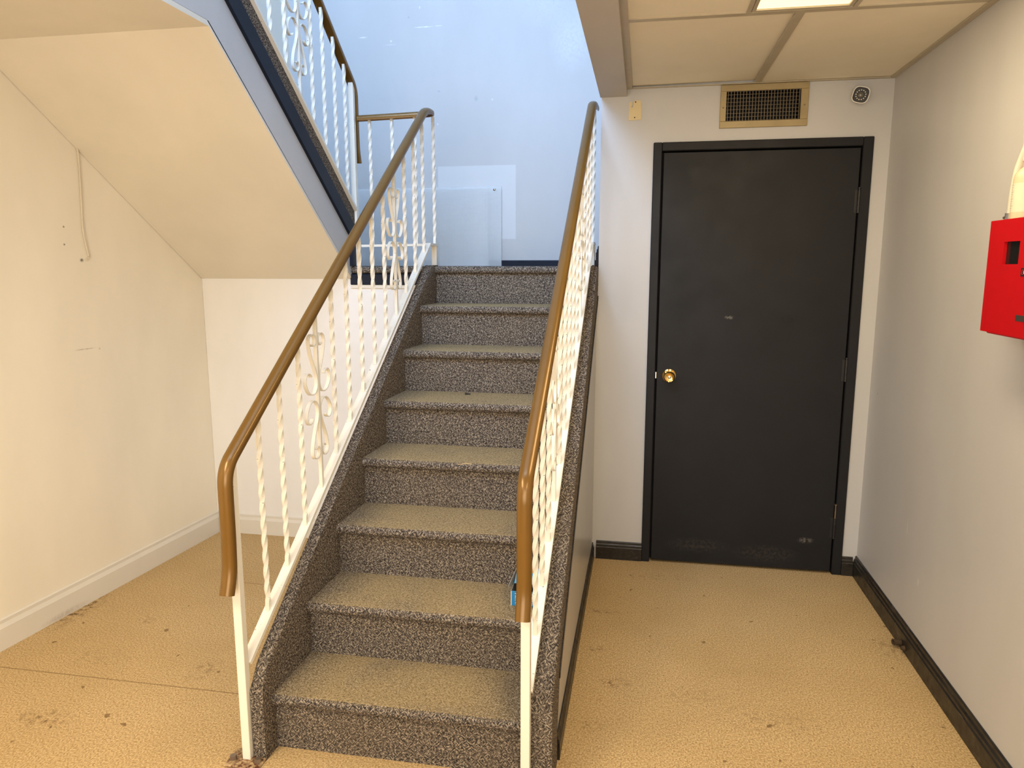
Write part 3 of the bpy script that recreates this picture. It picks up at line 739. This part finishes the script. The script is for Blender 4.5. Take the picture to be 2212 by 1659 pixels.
# acrylic sheet on the stairwell wall
M['film'] = simple('white_film', (.70, .70, .71), .4)
ac = thing('plastic_sheet', (-1.3, BY, 1.456), 'frosted dimpled plastic sheet standing against the pale blue stairwell wall', 'plastic sheet')
MB().box((-1.78, BY - .0205, 1.456), (-.862, BY - .0155, 1.932)).build('sheet', 'acrylic', ac)
MB().box((-1.255, BY - .0150, 1.456), (-.945, BY - .0142, 1.905)).build('backing_film', 'film', ac)
MB().lathe((-.905, BY - .0205, 1.915), (0, -1, 0), [(.001, 0), (.008, 0), (.006, .002), (.001, .003)], 14).build('screw', 'zinc', ac, smooth=True)

# ------------------------------------------------------------------ small things lying about
bx = thing('cardboard_box', (-.35, 2.215, .364), 'small blue printed carton with open flap on the second step', 'box')
a, b, zf = -.394, -.300, .364; yf, yk = 2.172, 2.262; hz = .050
for nm, p, q, mt in [('front_panel', (a, yf, zf), (b, yf + .0012, zf + hz), 'card_blue'), ('back_panel', (a, yk - .0012, zf), (b, yk, zf + hz), 'card_blue'),
                     ('side_panel', (a, yf + .0013, zf), (a + .0012, yk - .0013, zf + hz), 'card_grey'), ('side_panel', (b - .0012, yf + .0013, zf), (b, yk - .0013, zf + hz), 'card_blue'),
                     ('bottom_panel', (a + .0013, yf + .0013, zf), (b - .0013, yk - .0013, zf + .0012), 'card_dark')]:
    o = MB().box(p, q).build(nm, mt, bx)
    if nm == 'front_panel': fp = o
MB().box((a + .0013, yf + .0014, zf + .002), (b - .0013, yf + .0020, zf + hz - .001)).build('inner_liner', 'card_dark', bx)
MB().box((a + .0013, yk - .0022, zf + .002), (b - .0013, yk - .0014, zf + hz - .001)).build('inner_liner', 'card_dark', bx)
MB().prism([(yk - .002, zf + hz + .044), (yk + .0, zf + hz + .044), (yk - .058, zf + hz + .012), (yk - .059, zf + hz + .0135)], 'x', a + .006, b).build('flap', 'card_blue_pale', bx)
MB().prism([(a + .003, yk - .002), (a + .0042, yk - .002), (a - .010, yf + .02), (a - .0112, yf + .02)], 'z', zf + hz + .001, lambda q: zf + hz + (.042 if q[1] > yk - .02 else .010)).build('side_flap', 'card_grey', bx)
MB().prism([(a + .018, zf + hz + .03), (b - .02, zf + hz + .03), (b - .02, zf + hz + .064), (a + .024, zf + hz + .064)], 'y', yk - .020, yk - .0194).build('paper_insert', 'card_tan', bx)
MB().box((a, yf - .0004, zf), (a + .0022, yf, zf + hz)).build('edge_strip', 'print_white', fp)
MB().box((a + .004, yf - .0003, zf + hz - .0018), (b, yf, zf + hz - .0006)).build('edge_strip', 'card_blue_pale', fp)
rnd = random.Random(3)
for zz, x_s, hgt in [(.0405, .0135, .0024), (.0325, .0135, .0020), (.0275, .0135, .0020), (.0225, .0135, .0018), (.0172, .0135, .0018), (.0098, .014, .0022), (.0050, .014, .0016)]:
    m = MB(); x = a + x_s
    while x < b - .012:
        wd = rnd.uniform(.0014, .0034); m.box((x, yf - .0004, zf + zz), (x + wd, yf, zf + zz + hgt)); x += wd + .0007 + (.0012 if rnd.random() < .2 else 0)
    o = m.build('fine_print', 'print_white', fp); o['kind'] = 'stuff'
tag(MB().cyl((-.735, 2.975, .914), (-.715, 2.972, .914), .0035, .0025, 10).box((-.740, 2.972, .910), (-.733, 2.979, .918)).build('screw_stub', 'scrap', origin=(-.725, 2.974, .912)), 'tiny black screw lying on the fifth step', 'screw')
def straw(p, q, name, label):
    tag(MB().tube([p, [(p[0]+q[0])/2, (p[1]+q[1])/2 + .004, (p[2]+q[2])/2 + .002], q], .0013, 6).build(name, 'straw', origin=p), label, 'straw')
straw((-.655, 2.515, .730), (-.605, 2.522, .732), 'straw', 'tiny tan straw lying at the back of the fourth step')
straw((.36, 2.52, .002), (.375, 2.49, .002), 'straw.001', 'tiny bent straw on the beige floor before the dark door')
ps = thing('pipe_stub', (1.0, 2.81, 0), 'rusty pipe stub sticking out by the black right baseboard', 'pipe')
ring = [(.0115, 0), (.0115, .030), (.0085, .030), (.0085, .002), (.0002, .002)]
MB().lathe((1.017, 2.815, .022), (-1, -.25, .12), ring, 18).build('pipe', 'dirt', ps, smooth=True)
MB().lathe((1.019, 2.775, .020), (-1, -.2, 0), [(.001, 0), (.010, 0), (.008, .012), (.001, .014)], 12).build('bolt', 'dirt', ps, smooth=True)
